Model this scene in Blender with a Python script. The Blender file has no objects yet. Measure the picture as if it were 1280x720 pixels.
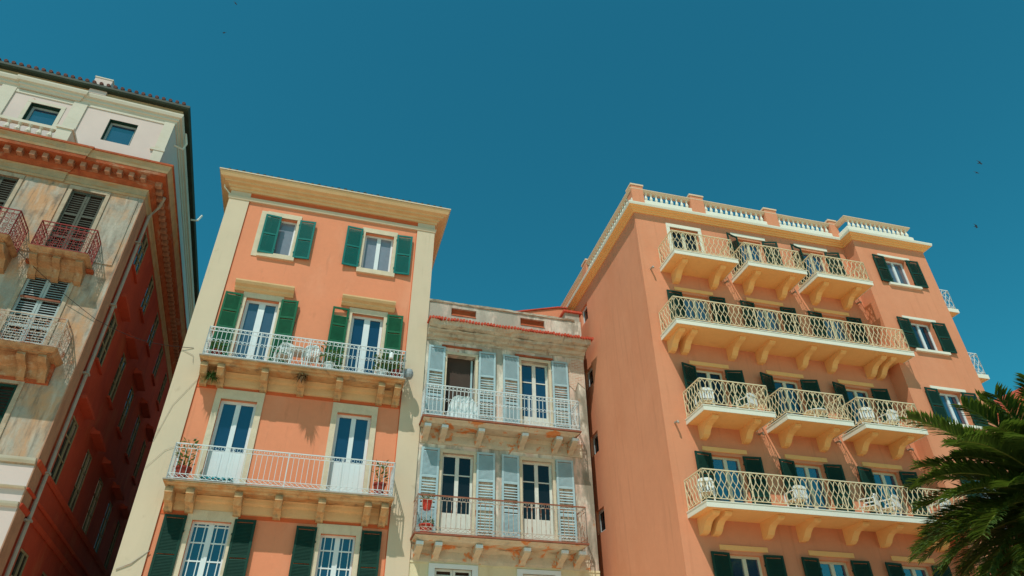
import bpy, math, random
from mathutils import Vector, Matrix
random.seed(7)
R=math.radians
sc=bpy.context.scene; COL=sc.collection
EYE=Vector((0,0,1.6)); PI=math.pi

# ---------------------------------------------------------------- materials
def ramp(nt,fac,stops):
    r=nt.nodes.new('ShaderNodeValToRGB'); e=r.color_ramp.elements
    while len(e)<len(stops): e.new(.5)
    for el,(p,c) in zip(e,stops): el.position=p; el.color=(*c,1)
    nt.links.new(fac,r.inputs[0]); return r.outputs[0]
def noise(nt,vec,scale,detail=6,rough=.6,dist=0):
    n=nt.nodes.new('ShaderNodeTexNoise'); n.inputs['Scale'].default_value=scale; n.inputs['Detail'].default_value=detail
    n.inputs['Roughness'].default_value=rough; n.inputs['Distortion'].default_value=dist
    nt.links.new(vec,n.inputs['Vector']); return n.outputs['Fac']
def mapped(nt,vec,scale,loc=(0,0,0)):
    m=nt.nodes.new('ShaderNodeMapping'); m.inputs['Scale'].default_value=scale; m.inputs['Location'].default_value=loc
    nt.links.new(vec,m.inputs['Vector']); return m.outputs[0]
def mix(nt,f,a,b,mode='MIX'):
    m=nt.nodes.new('ShaderNodeMix'); m.data_type='RGBA'; m.blend_type=mode
    for k,v in ((0,f),(6,a),(7,b)):
        if isinstance(v,(int,float)): m.inputs[k].default_value=v
        elif isinstance(v,tuple): m.inputs[k].default_value=(*v,1)
        else: nt.links.new(v,m.inputs[k])
    return m.outputs[2]
def mat(name,col,rough=.85,var=.12,scale=2.5,bump=.15,bscale=30,stains=(),metal=0,ior=None):
    """stains: (colour, (sx,sy,sz), lo, hi, strength)"""
    m=bpy.data.materials.new(name); m.use_nodes=True; nt=m.node_tree; p=nt.nodes['Principled BSDF']
    tc=nt.nodes.new('ShaderNodeTexCoord').outputs['Object']
    c0=tuple(max(0,x*(1-var)) for x in col); c1=tuple(min(1,x*(1+var)) for x in col)
    c=ramp(nt,noise(nt,tc,scale),[(.32,c0),(.68,c1)])
    if var>.04: c=mix(nt,.35,c,ramp(nt,noise(nt,tc,scale*9,4),[(.35,c0),(.65,c1)]))
    for i,(sc_,s3,lo,hi,st,*zone) in enumerate(stains):
        f=ramp(nt,noise(nt,mapped(nt,tc,s3,(i*7.3,i*3.1,i*1.7)),1,8,.62,.3),[(lo,(0,0,0)),(hi,(st,st,st))])
        for ax,z0,z1 in zone:
            sx=nt.nodes.new('ShaderNodeSeparateXYZ'); nt.links.new(tc,sx.inputs[0]); mr=nt.nodes.new('ShaderNodeMapRange'); mr.interpolation_type='SMOOTHSTEP'
            mr.inputs[1].default_value=z0; mr.inputs[2].default_value=z1; nt.links.new(sx.outputs[ax],mr.inputs[0])
            f=mix(nt,1,f,mr.outputs[0],'MULTIPLY')
        c=mix(nt,f,c,sc_)
    nt.links.new(c,p.inputs['Base Color']); p.inputs['Roughness'].default_value=rough; p.inputs['Metallic'].default_value=metal
    if rough>=.6: p.inputs['Specular IOR Level'].default_value=.15
    if ior: p.inputs['IOR'].default_value=ior
    if bump:
        b=nt.nodes.new('ShaderNodeBump'); b.inputs['Strength'].default_value=bump; b.inputs['Distance'].default_value=.02
        nt.links.new(noise(nt,tc,bscale,8),b.inputs['Height']); nt.links.new(b.outputs[0],p.inputs['Normal'])
    return m
GREY=(.30,.27,.23); RUST=(.42,.13,.04)
M={}
M['b_wall']=mat('peach_render',(.72,.265,.14),var=.05,scale=.8,bump=.12,stains=[((.60,.25,.14),(1.2,1.2,.5),.56,.78,.5),((.78,.36,.22),(.6,.6,.35),.52,.75,.6),((.40,.16,.09),(6,6,.5),.60,.80,.45),((.84,.42,.27),(9,9,9),.68,.72,.35),((.45,.16,.08),(2.2,2.2,.9),.62,.74,.35)])
M['b_red']=mat('red_border_paint',(.62,.13,.045),var=.06)
M['b_cream']=mat('cream_render',(.61,.505,.36),var=.04,scale=.7,bump=.1,stains=[((.50,.43,.30),(1.3,1.3,.4),.52,.8,.5),((.40,.33,.22),(6,6,.5),.60,.80,.5),((.36,.27,.17),(3,3,1.4),.64,.74,.4)])
M['b_corn']=mat('ochre_cornice',(.70,.46,.24),var=.08,stains=[((.5,.30,.12),(1,1,6),.5,.75,.5)])
M['b_stone']=mat('old_balcony_stone',(.54,.35,.18),var=.2,scale=4,bump=.4,bscale=18,stains=[((.50,.20,.06),(2.2,2.2,3.5),.48,.64,.7),((.20,.14,.09),(3,3,2),.54,.68,.75)])
M['trim_stone']=mat('pale_stone_trim',(.62,.53,.38),var=.12,scale=4,bump=.3,stains=[((.38,.27,.16),(3,3,1.2),.58,.76,.6)])
M['a_trim']=mat('dirty_stone_trim',(.44,.35,.25),var=.2,scale=4,bump=.4,stains=[((.26,.18,.11),(3,3,1.2),.52,.66,.7)])
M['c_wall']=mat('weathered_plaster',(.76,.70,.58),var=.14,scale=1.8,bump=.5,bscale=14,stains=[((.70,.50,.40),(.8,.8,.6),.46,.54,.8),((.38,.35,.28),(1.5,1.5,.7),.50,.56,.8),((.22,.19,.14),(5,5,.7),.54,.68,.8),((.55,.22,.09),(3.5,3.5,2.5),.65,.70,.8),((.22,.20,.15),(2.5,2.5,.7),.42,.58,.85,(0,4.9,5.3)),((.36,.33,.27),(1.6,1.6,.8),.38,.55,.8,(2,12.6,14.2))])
M['c_low']=mat('pale_yellow_render',(.66,.59,.38),var=.06,scale=1.5,bump=.3,stains=[((.5,.42,.25),(1.5,1.5,.5),.5,.68,.7)])
M['c_stone']=mat('stained_balcony_stone',(.55,.48,.36),var=.16,scale=4,bump=.4,bscale=16,stains=[((.62,.20,.05),(1.7,1.7,2.4),.55,.60,.9),((.30,.27,.22),(2.2,2.2,2),.60,.75,.6)])
M['c_corn']=mat('grey_worn_cornice',(.50,.45,.35),var=.2,scale=3,bump=.8,bscale=9,stains=[((.17,.15,.12),(4,4,1.0),.55,.70,.7),((.50,.27,.13),(1.2,1.2,5),.56,.7,.7),((.25,.22,.18),(2.4,2.4,3),.57,.72,.7)])
M['c_red']=mat('red_tile_edge',(.55,.09,.05),var=.3,scale=6,bump=.5,bscale=10,stains=[((.4,.3,.25),(5,5,5),.62,.72,.6)])
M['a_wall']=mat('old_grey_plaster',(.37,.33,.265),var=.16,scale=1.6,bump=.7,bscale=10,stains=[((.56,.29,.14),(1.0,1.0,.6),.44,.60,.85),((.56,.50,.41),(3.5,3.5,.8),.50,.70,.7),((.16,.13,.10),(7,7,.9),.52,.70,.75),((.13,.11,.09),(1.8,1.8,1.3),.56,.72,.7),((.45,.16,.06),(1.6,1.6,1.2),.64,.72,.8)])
M['a_corn']=mat('red_ochre_cornice',(.37,.09,.035),var=.3,scale=3,bump=.5,bscale=12,stains=[((.47,.36,.24),(1.2,1.2,4),.57,.68,.5),((.27,.035,.02),(2.4,2.4,2.4),.6,.7,.7)])
M['a_rust']=mat('rust_stained_corbel',(.40,.22,.11),var=.3,scale=4,bump=.6,bscale=12,stains=[((.20,.07,.03),(2.2,2.2,2.2),.50,.64,.8),((.45,.36,.25),(2.6,2.6,3),.56,.66,.7)])
M['a_dent']=mat('faded_red_dentil',(.42,.20,.12),var=.3,scale=6,bump=.4)
M['a_band']=mat('tan_frieze',(.44,.32,.19),var=.18,scale=3,bump=.4,bscale=12,stains=[((.50,.22,.08),(1.3,1.3,7),.53,.66,.85),((.25,.2,.15),(3,3,3),.6,.72,.6)])
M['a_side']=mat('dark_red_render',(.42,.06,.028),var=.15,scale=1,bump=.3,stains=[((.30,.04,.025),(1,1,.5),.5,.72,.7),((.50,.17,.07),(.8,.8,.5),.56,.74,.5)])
M['a_quoin']=mat('brown_corner_render',(.40,.22,.14),var=.14,bump=.3,stains=[((.25,.13,.09),(2,2,.6),.5,.7,.6)])
M['a_attic']=mat('blush_attic_render',(.64,.52,.47),var=.04,scale=1,bump=.15,stains=[((.48,.22,.13),(3.3,3.3,3.3),.70,.73,.8)])
M['a_white']=mat('white_attic_trim',(.60,.55,.45),var=.05,scale=1.5,stains=[((.5,.42,.28),(1.4,1.4,5),.56,.72,.5)])
M['gutter']=mat('dark_green_gutter',(.035,.05,.035),rough=.6,var=.3)
M['rooftile']=mat('terracotta_roof_tile',(.13,.055,.045),var=.3,scale=5,bump=.5)
M['darktile']=mat('dark_roof_tile',(.05,.055,.05),var=.3,scale=5)
M['d_wall']=mat('salmon_render',(.67,.275,.15),var=.05,scale=.5,bump=.2,stains=[((.60,.205,.095),(.5,.5,.25),.48,.75,.5),((.44,.16,.08),(5,5,.28),.55,.76,.45),((.74,.33,.19),(1.1,1.1,.5),.56,.74,.4)])
M['d_corn']=mat('yellow_ochre_trim',(.84,.48,.19),var=.05,scale=1.5,bump=.06,stains=[((.55,.28,.12),(1.5,1.5,1.5),.56,.76,.35)])
M['d_white']=mat('ivory_paint',(.74,.72,.60),var=.05,scale=2,bump=.08)
M['d_tan']=mat('tan_coping_paint',(.70,.52,.36),var=.05,bump=0)
M['d_rail']=mat('ivory_rail_paint',(.72,.60,.38),rough=.5,var=.06,bump=0)
M['g_teal']=mat('teal_green_paint',(.004,.145,.125),rough=.65,var=.12,scale=5,bump=.1)
M['g_green']=mat('leaf_green_paint',(.008,.11,.05),rough=.65,var=.2,scale=6,bump=.1,stains=[((.2,.2,.13),(9,9,4),.66,.74,.6)])
M['g_dark']=mat('dark_green_paint',(.010,.045,.032),rough=.65,var=.15,scale=5,bump=.1)
M['g_grey']=mat('weathered_green_paint',(.085,.09,.07),rough=.8,var=.35,scale=6,bump=.3)
M['b_blue']=mat('pale_blue_paint',(.36,.50,.53),rough=.6,var=.12,scale=4,bump=.15,stains=[((.45,.48,.44),(6,6,2),.62,.74,.6)])
M['bluegrey']=mat('grey_blue_paint',(.36,.42,.41),rough=.7,var=.15,scale=4,bump=.2,stains=[((.15,.17,.17),(7,7,3),.62,.74,.6)])
M['w_frame']=mat('white_joinery',(.66,.72,.72),rough=.5,var=.04,bump=0)
M['w_old']=mat('old_white_joinery',(.64,.64,.57),rough=.6,var=.1,scale=5,bump=.1,stains=[((.4,.36,.28),(5,5,2),.6,.75,.5)])
M['w_tan']=mat('tan_window_frame',(.27,.22,.13),rough=.7,var=.15,bump=.1)
M['w_cream']=mat('cream_joinery',(.62,.58,.42),rough=.5,var=.04,bump=0)
M['white_iron']=mat('white_painted_iron',(.62,.68,.68),rough=.5,var=.08,bump=0,stains=[((.35,.17,.09),(9,9,9),.66,.72,.7)])
M['rust_iron']=mat('rust_streaked_iron',(.50,.42,.34),rough=.7,var=.2,bump=0,stains=[((.32,.11,.05),(4,4,4),.5,.6,.9)])
M['rust_bar']=mat('rusty_bar',(.27,.10,.06),rough=.8,var=.25,bump=0)
M['red_iron']=mat('red_oxide_iron',(.28,.045,.04),rough=.7,var=.3,bump=0)
M['pipe']=mat('grey_pipe',(.34,.31,.26),rough=.6,var=.15,bump=0,stains=[((.3,.13,.07),(4,4,1),.6,.7,.7)])
M['plastic']=mat('white_plastic',(.72,.77,.76),rough=.35,var=.02,bump=0)
M['cloth']=mat('white_cloth',(.66,.74,.74),rough=.95,var=.05,scale=6,bump=.2)
M['terra']=mat('terracotta_pot_clay',(.30,.05,.035),rough=.8,var=.15)
M['redpot']=mat('red_plastic_pot',(.55,.04,.02),rough=.5,var=.1,bump=0)
M['greypot']=mat('grey_metal_shell',(.28,.32,.33),rough=.6,var=.1,bump=0)
M['cyan']=mat('turquoise_cloth',(.02,.30,.36),rough=.9,var=.4,scale=12)
M['soil']=mat('dark_soil',(.04,.03,.02),rough=1,var=.3)
M['black']=mat('black_cable',(.02,.015,.012),rough=.7,var=.1,bump=0)
M['bird']=mat('dark_feathers',(.05,.08,.12),rough=.9,var=.1,bump=0)
M['room']=mat('painted_room_shade',(.07,.05,.04),rough=.95,var=.1)  # near-black base puts the shade of unlit rooms into the colour
M['ground']=mat('stone_paving',(.76,.56,.38),rough=.9,var=.12,scale=1.2,bump=.3)
M['bark']=mat('palm_bark',(.15,.10,.06),rough=.95,var=.35,scale=9,bump=.9,bscale=12)
def leafmat(name,col,tr,w=.35):
    m=bpy.data.materials.new(name); m.use_nodes=True; nt=m.node_tree; p=nt.nodes['Principled BSDF']; out=nt.nodes['Material Output']
    tc=nt.nodes.new('ShaderNodeTexCoord').outputs['Object']
    c=ramp(nt,noise(nt,tc,2.2,5),[(.3,tuple(x*.6 for x in col)),(.7,tuple(x*1.5 for x in col))])
    nt.links.new(c,p.inputs['Base Color']); p.inputs['Roughness'].default_value=.55
    t=nt.nodes.new('ShaderNodeBsdfTranslucent'); t.inputs[0].default_value=(*tr,1)
    x=nt.nodes.new('ShaderNodeMixShader'); x.inputs[0].default_value=w
    nt.links.new(p.outputs[0],x.inputs[1]); nt.links.new(t.outputs[0],x.inputs[2]); nt.links.new(x.outputs[0],out.inputs[0]); return m
M['frond']=leafmat('palm_leaf_green',(.060,.115,.022),(.13,.20,.018),.35)
M['frond_dry']=leafmat('palm_leaf_drying',(.24,.10,.025),(.40,.15,.03),.3)
M['rachis']=mat('palm_stem_green',(.20,.21,.045),rough=.6,var=.2,bump=0)
M['leaf']=leafmat('pot_plant_leaf',(.06,.13,.03),(.12,.2,.03))
M['leaf_dry']=leafmat('dry_plant_leaf',(.16,.09,.03),(.2,.1,.03))
def glass(name,col,ior):
    m=mat(name,col,rough=.04,var=.10,scale=.9,bump=0,ior=ior); return m
M['gl_blue']=glass('blue_window_glass',(.010,.035,.08),1.9)
M['gl_sky']=glass('sky_reflecting_glass',(.02,.05,.09),2.5)
M['gl_dark']=glass('dark_window_glass',(.010,.014,.016),1.42)
M['gl_blue_net']=glass('blue_glass_with_net',(.05,.09,.13),1.9)
M['gl_sky_net']=glass('sky_glass_with_net',(.08,.11,.14),2.3)
M['gl_sky_dim']=glass('sky_glass_dim',(.012,.025,.04),2.0)
GV={'gl_blue':('gl_blue','gl_blue','gl_blue_net'),'gl_sky':('gl_sky','gl_sky_net','gl_sky_dim')}
M['gl_curtain']=mat('net_curtained_glass',(.20,.23,.27),rough=.12,var=.10,scale=5,bump=0,ior=1.7)
def brick():
    m=bpy.data.materials.new('exposed_brick'); m.use_nodes=True; nt=m.node_tree; p=nt.nodes['Principled BSDF']
    tc=nt.nodes.new('ShaderNodeTexCoord').outputs['Object']; mp=nt.nodes.new('ShaderNodeMapping'); mp.inputs['Rotation'].default_value=(R(-90),0,0)
    nt.links.new(tc,mp.inputs[0]); b=nt.nodes.new('ShaderNodeTexBrick'); b.inputs['Scale'].default_value=1; b.inputs['Brick Width'].default_value=.2
    b.inputs['Row Height'].default_value=.065; b.inputs['Mortar Size'].default_value=.012
    b.inputs[1].default_value=(.50,.26,.17,1); b.inputs[2].default_value=(.62,.42,.30,1); b.inputs[3].default_value=(.60,.55,.45,1)
    nt.links.new(mp.outputs[0],b.inputs[0])
    f=ramp(nt,noise(nt,tc,4),[(.45,(0,0,0)),(.6,(.7,.7,.7))])
    nt.links.new(mix(nt,f,b.outputs[0],(.56,.48,.38)),p.inputs['Base Color']); p.inputs['Roughness'].default_value=.95; return m
M['brick']=brick()

# ---------------------------------------------------------------- mesh helpers (coordinates: u along facade, o outwards, z up)
class MB:
    def __init__(s): s.v=[]; s.f=[]
    def add(s,vs,fs):
        n=len(s.v); s.v+= [(a,-b,c) for a,b,c in vs]; s.f+=[tuple(n+i for i in f) for f in fs]; return s
    def box(s,u0,u1,o0,o1,z0,z1):
        return s.add([(u0,o0,z0),(u1,o0,z0),(u1,o1,z0),(u0,o1,z0),(u0,o0,z1),(u1,o0,z1),(u1,o1,z1),(u0,o1,z1)],
          [(0,1,2,3),(4,7,6,5),(0,4,5,1),(1,5,6,2),(2,6,7,3),(3,7,4,0)])
    def prism_u(s,prof,u0,u1):       # profile [(o,z)] extruded along u
        n=len(prof); vs=[(u0,o,z) for o,z in prof]+[(u1,o,z) for o,z in prof]
        return s.add(vs,[tuple(range(n)),tuple(range(2*n-1,n-1,-1))]+[(i,n+i,n+(i+1)%n,(i+1)%n) for i in range(n)])
    def rough_u(s,prof,u0,u1,amp=.012,step=.16,seed=1):   # like prism_u, with worn, uneven edges
        rg=random.Random(seed); k=max(2,int((u1-u0)/step)); n=len(prof); vs=[]
        off=[[0,0] for _ in prof]
        for i in range(k+1):
            for j,(o,z) in enumerate(prof):
                a=amp*(2.6 if rg.random()<.06 else 1)
                w=0 if o<=0 else 1
                off[j]=[.5*off[j][0]+rg.uniform(-a,a*.3),.5*off[j][1]+rg.uniform(-a,a)]
                vs.append((u0+(u1-u0)*i/k,o+w*off[j][0],z+w*off[j][1]))
        fs=[(i*n+j,(i+1)*n+j,(i+1)*n+(j+1)%n,i*n+(j+1)%n) for i in range(k) for j in range(n)]
        return s.add(vs,fs+[tuple(range(n)),tuple(range((k+1)*n-1,k*n-1,-1))])
    def prism_z(s,poly,z0,z1):       # plan polygon [(u,o)] extruded up
        n=len(poly); vs=[(u,o,z0) for u,o in poly]+[(u,o,z1) for u,o in poly]
        return s.add(vs,[tuple(range(n)),tuple(range(2*n-1,n-1,-1))]+[(i,n+i,n+(i+1)%n,(i+1)%n) for i in range(n)])
    def prism_o(s,poly,o0,o1):       # elevation polygon [(u,z)] extruded outwards
        n=len(poly); vs=[(u,o0,z) for u,z in poly]+[(u,o1,z) for u,z in poly]
        return s.add(vs,[tuple(range(n)),tuple(range(2*n-1,n-1,-1))]+[(i,n+i,n+(i+1)%n,(i+1)%n) for i in range(n)])
    def tube(s,pts,r,n=4,closed=False,r1=None):
        pts=[Vector(p) for p in pts]; k=len(pts); vs=[]; fs=[]
        for i,p in enumerate(pts):
            a=pts[(i-1)%k] if (closed or i>0) else p; b=pts[(i+1)%k] if (closed or i<k-1) else p
            t=(b-a).normalized(); ref=Vector((0,0,1)) if abs(t.z)<.8 else Vector((.3,1,0)).normalized()
            x=t.cross(ref).normalized(); y=t.cross(x); rr=r if r1 is None else r+(r1-r)*i/(k-1)
            for j in range(n):
                an=2*PI*(j+.5)/n; vs.append(tuple(p+x*math.cos(an)*rr+y*math.sin(an)*rr))
        m=k if closed else k-1
        for i in range(m):
            for j in range(n): fs.append((i*n+j,i*n+(j+1)%n,((i+1)%k)*n+(j+1)%n,((i+1)%k)*n+j))
        if not closed: fs+= [tuple(range(n)),tuple(range(k*n-1,(k-1)*n-1,-1))]
        return s.add(vs,fs)
    def lathe(s,c,prof,n=10):        # prof [(r,z)] round vertical axis at c=(u,o,z)
        k=len(prof); vs=[]; fs=[]
        for r,z in prof:
            for j in range(n): a=2*PI*j/n; vs.append((c[0]+r*math.cos(a),c[1]+r*math.sin(a),c[2]+z))
        for i in range(k-1):
            for j in range(n): fs.append((i*n+j,i*n+(j+1)%n,(i+1)*n+(j+1)%n,(i+1)*n+j))
        fs+=[tuple(range(n)),tuple(range(k*n-1,(k-1)*n-1,-1))]
        return s.add(vs,fs)
    def sweep(s,path,prof):          # plan path [(u,o)], outward on the left-hand side when walking +u -> profile [(out,z)], mitred
        P=[Vector(p) for p in path]; k=len(P); N=[]
        seg=[]
        for i in range(k-1):
            d=(P[i+1]-P[i]).normalized(); seg.append(Vector((-d.y,d.x)))
        for i in range(k):
            if i==0: N.append(seg[0])
            elif i==k-1: N.append(seg[-1])
            else: N.append((seg[i-1]+seg[i])/(1+seg[i-1].dot(seg[i])))
        n=len(prof); vs=[(P[i].x+N[i].x*a,P[i].y+N[i].y*a,z) for i in range(k) for a,z in prof]
        fs=[(i*n+j,(i+1)*n+j,(i+1)*n+(j+1)%n,i*n+(j+1)%n) for i in range(k-1) for j in range(n)]
        fs+=[tuple(range(n)),tuple(range(k*n-1,(k-1)*n-1,-1))]
        return s.add(vs,fs)
    def back(s,hs,o):
        for a,b,z0,z1 in hs: s.box(a-.02,b+.02,o-.03,o,z0-.02,z1+.02)
        return s
    def wall(s,f,a0,a1,z0,z1,holes,depth):   # f(a,d,z)->(u,o,z); d = depth into the wall; holes (a0,a1,z0,z1)
        xs=sorted({a0,a1}|{h[0] for h in holes}|{h[1] for h in holes}); zs=sorted({z0,z1}|{h[2] for h in holes}|{h[3] for h in holes})
        for i in range(len(xs)-1):
            for j in range(len(zs)-1):
                cx=(xs[i]+xs[i+1])/2; cz=(zs[j]+zs[j+1])/2
                if any(h[0]<cx<h[1] and h[2]<cz<h[3] for h in holes): continue
                s.add([f(xs[i],0,zs[j]),f(xs[i+1],0,zs[j]),f(xs[i+1],0,zs[j+1]),f(xs[i],0,zs[j+1])],[(0,1,2,3)])
        for h in holes:
            c=[(h[0],h[2]),(h[1],h[2]),(h[1],h[3]),(h[0],h[3])]
            vs=[f(a,0,z) for a,z in c]+[f(a,depth,z) for a,z in c]
            s.add(vs,[(i,(i+1)%4,4+(i+1)%4,4+i) for i in range(4)])
        return s
    def mesh(s,name,m):
        me=bpy.data.meshes.new(name); me.from_pydata(s.v,[],s.f); me.update(); me.materials.append(m); return me
def obj(name,mb,m,parent=None,loc=None,rot=0):
    me=mb.mesh(name,m) if isinstance(mb,MB) else mb
    o=bpy.data.objects.new(name,me); COL.objects.link(o)
    if parent is not None: o.parent=parent
    if loc: o.location=(loc[0],-loc[1],loc[2])
    if rot: o.rotation_euler.z=rot
    return o
def tag(o,label,cat,group=None,kind=None):
    if label: o['label']=label
    if cat: o['category']=cat
    if group: o['group']=group
    if kind: o['kind']=kind
    return o
class Frame:     # facade frame given as seen from the eye at reference distance, then scaled about nothing but its own numbers
    def __init__(s,yaw,ox,oy,sc_):
        s.yaw=yaw; s.s=sc_; s.loc=Vector((ox*sc_,oy*sc_,1.6*(1-sc_)))
        s.u=Vector((math.cos(yaw),math.sin(yaw),0)); s.n=Vector((math.sin(yaw),-math.cos(yaw),0))
    def pt(s,u,o,z): return s.loc+s.s*(s.u*u+s.n*o+Vector((0,0,z)))
    def root(s,name,label,cat,at=None,rot=0,group=None):
        e=bpy.data.objects.new(name,None); COL.objects.link(e); e.location=s.pt(*at) if at else s.loc
        e.rotation_euler.z=s.yaw+rot; e.scale=(s.s,)*3; e.empty_display_size=.3
        return tag(e,label,cat,group)
FA=Frame(.34172235,-12.3176,16.8463,1.1)
FB=Frame(.28126834,-10.0284,17.9206,1.1)
FC=Frame(.27305282,-10.0284+7.38*math.cos(.28126834),17.9206+7.38*math.sin(.28126834),1.1)
FD=Frame(.25849058,4.75721,19.8764,.95)

# ---------------------------------------------------------------- building parts
cache={}
def meshof(key,fn,m):
    if key not in cache: cache[key]=fn().mesh(key[0],m)
    return cache[key]
def window(par,u,o,z,w,h,rot=0,fm='w_frame',gl='gl_blue',rows=(),cols=1,panel=0,recess=.15,name='window',fw=.07,stile=.10,leaf=True):
    """joinery set in an opening whose bottom centre is (u,o,z); rows: heights of glazing bars; panel: height of solid foot"""
    key=(name,w,h,rows,cols,panel,recess,fm,gl,fw,stile,leaf)
    def frame():
        b=MB(); y0,y1=-recess-.06,-recess
        b.box(-w/2,w/2,y0,y1,h-fw,h); b.box(-w/2,-w/2+fw,y0,y1,0,h-fw); b.box(w/2-fw,w/2,y0,y1,0,h-fw); b.box(-w/2+fw,w/2-fw,y0,y1,0,fw+panel)
        if leaf: b.box(-stile/2,stile/2,y0-.004,y1+.015,fw,h-fw)
        for zz in rows: b.box(-w/2+fw,w/2-fw,y0+.012,y1-.008,zz-.018,zz+.018)
        if cols>1:
            hw=(w/2-fw-stile/2)
            for sg in (-1,1):
                for c in range(1,cols):
                    x=sg*(stile/2+hw*(.22 if c==1 else .78)) if cols==3 else sg*(stile/2+hw*c/cols)
                    b.box(x-.012,x+.012,y0+.014,y1-.010,fw+panel,h-fw)
        if panel:
            hw=w/2-fw-stile/2
            for sg in (-1,1):
                xa,xb=sorted((sg*(stile/2+.06),sg*(stile/2+hw-.06))); b.box(xa,xb,y1,y1+.012,fw+.05,fw+panel-.06)
        return b
    wi=obj(name,meshof(key+('f',),frame,M[fm]),None,par,(u,o,z),rot)
    if gl in GV: gl=GV[gl][int(abs(u*7.3+z*3.7+o*2))%3]
    pk=key+('p',gl)
    obj('pane',meshof(('pane',)+pk,lambda:MB().box(-w/2+fw*.5,w/2-fw*.5,-recess-.035,-recess-.028,fw*.5+panel,h-fw*.5),M[gl]),None,wi)
    return wi
def shutter(par,u,o,z,w,h,side,m,ang=0,panels=2,open_top=False,gaps=()):
    """side -1: hinged at u and folded to the left, +1 to the right; ang in degrees away from the wall"""
    key=('shutter',round(w,3),round(h,3),m,panels,open_top,side,gaps)
    def f():
        b=MB(); fr=.065
        b.box(0,fr,-.02,.02,0,h); b.box(w-fr,w,-.02,.02,0,h)
        ph=(h-fr)/panels
        for i in range(panels+1): b.box(fr,w-fr,-.018,.018,i*ph,i*ph+fr)
        for i in range(panels):
            if open_top and i==panels-1: lo=i*ph+fr; hi=lo+ph*.55
            else: lo=i*ph+fr; hi=(i+1)*ph
            n=max(3,int((hi-lo)/(.085 if i in gaps else .037))); st=(hi-lo-.04)/n; t=.015*side; g=.03 if i in gaps else .044
            for k in range(n):
                zz=lo+k*st
                b.add([(fr,-t,zz+g),(w-fr,-t,zz+g),(w-fr,t,zz),(fr,t,zz),(fr,-t,zz+g+.012),(w-fr,-t,zz+g+.012),(w-fr,t,zz+.012),(fr,t,zz+.012)],
                   [(0,1,2,3),(4,7,6,5),(0,4,5,1),(1,5,6,2),(2,6,7,3),(3,7,4,0)])
        b.box(-.02,.03,-.03,.026,h*.12,h*.12+.05); b.box(-.02,.03,-.03,.026,h*.85,h*.85+.05)
        return b
    rot=-R(ang) if side>0 else PI+R(ang)
    return obj('shutter',meshof(key,f,M[m]),None,par,(u,o,z),rot)
def surround(par,u0,u1,z0,z1,w,m,top=None,o=0,proud=.035,parts=True):
    b=MB(); t=top or w
    b.box(u0-w,u0,o-.02,o+proud,z0,z1); b.box(u1,u1+w,o-.02,o+proud,z0,z1); b.box(u0-w,u1+w,o-.02,o+proud+.004,z1,z1+t)
    return obj('window_surround',b,M[m],par)
def bar(b,p,q,r,n=4): b.tube([p,q],r,n)
def ring(b,c,d,rad,r,n=10,sz=1.0):
    b.tube([(c[0]+d[0]*math.cos(2*PI*i/n)*rad,c[1]+d[1]*math.cos(2*PI*i/n)*rad,c[2]+math.sin(2*PI*i/n)*rad*sz) for i in range(n)],r,3,closed=True)
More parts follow.
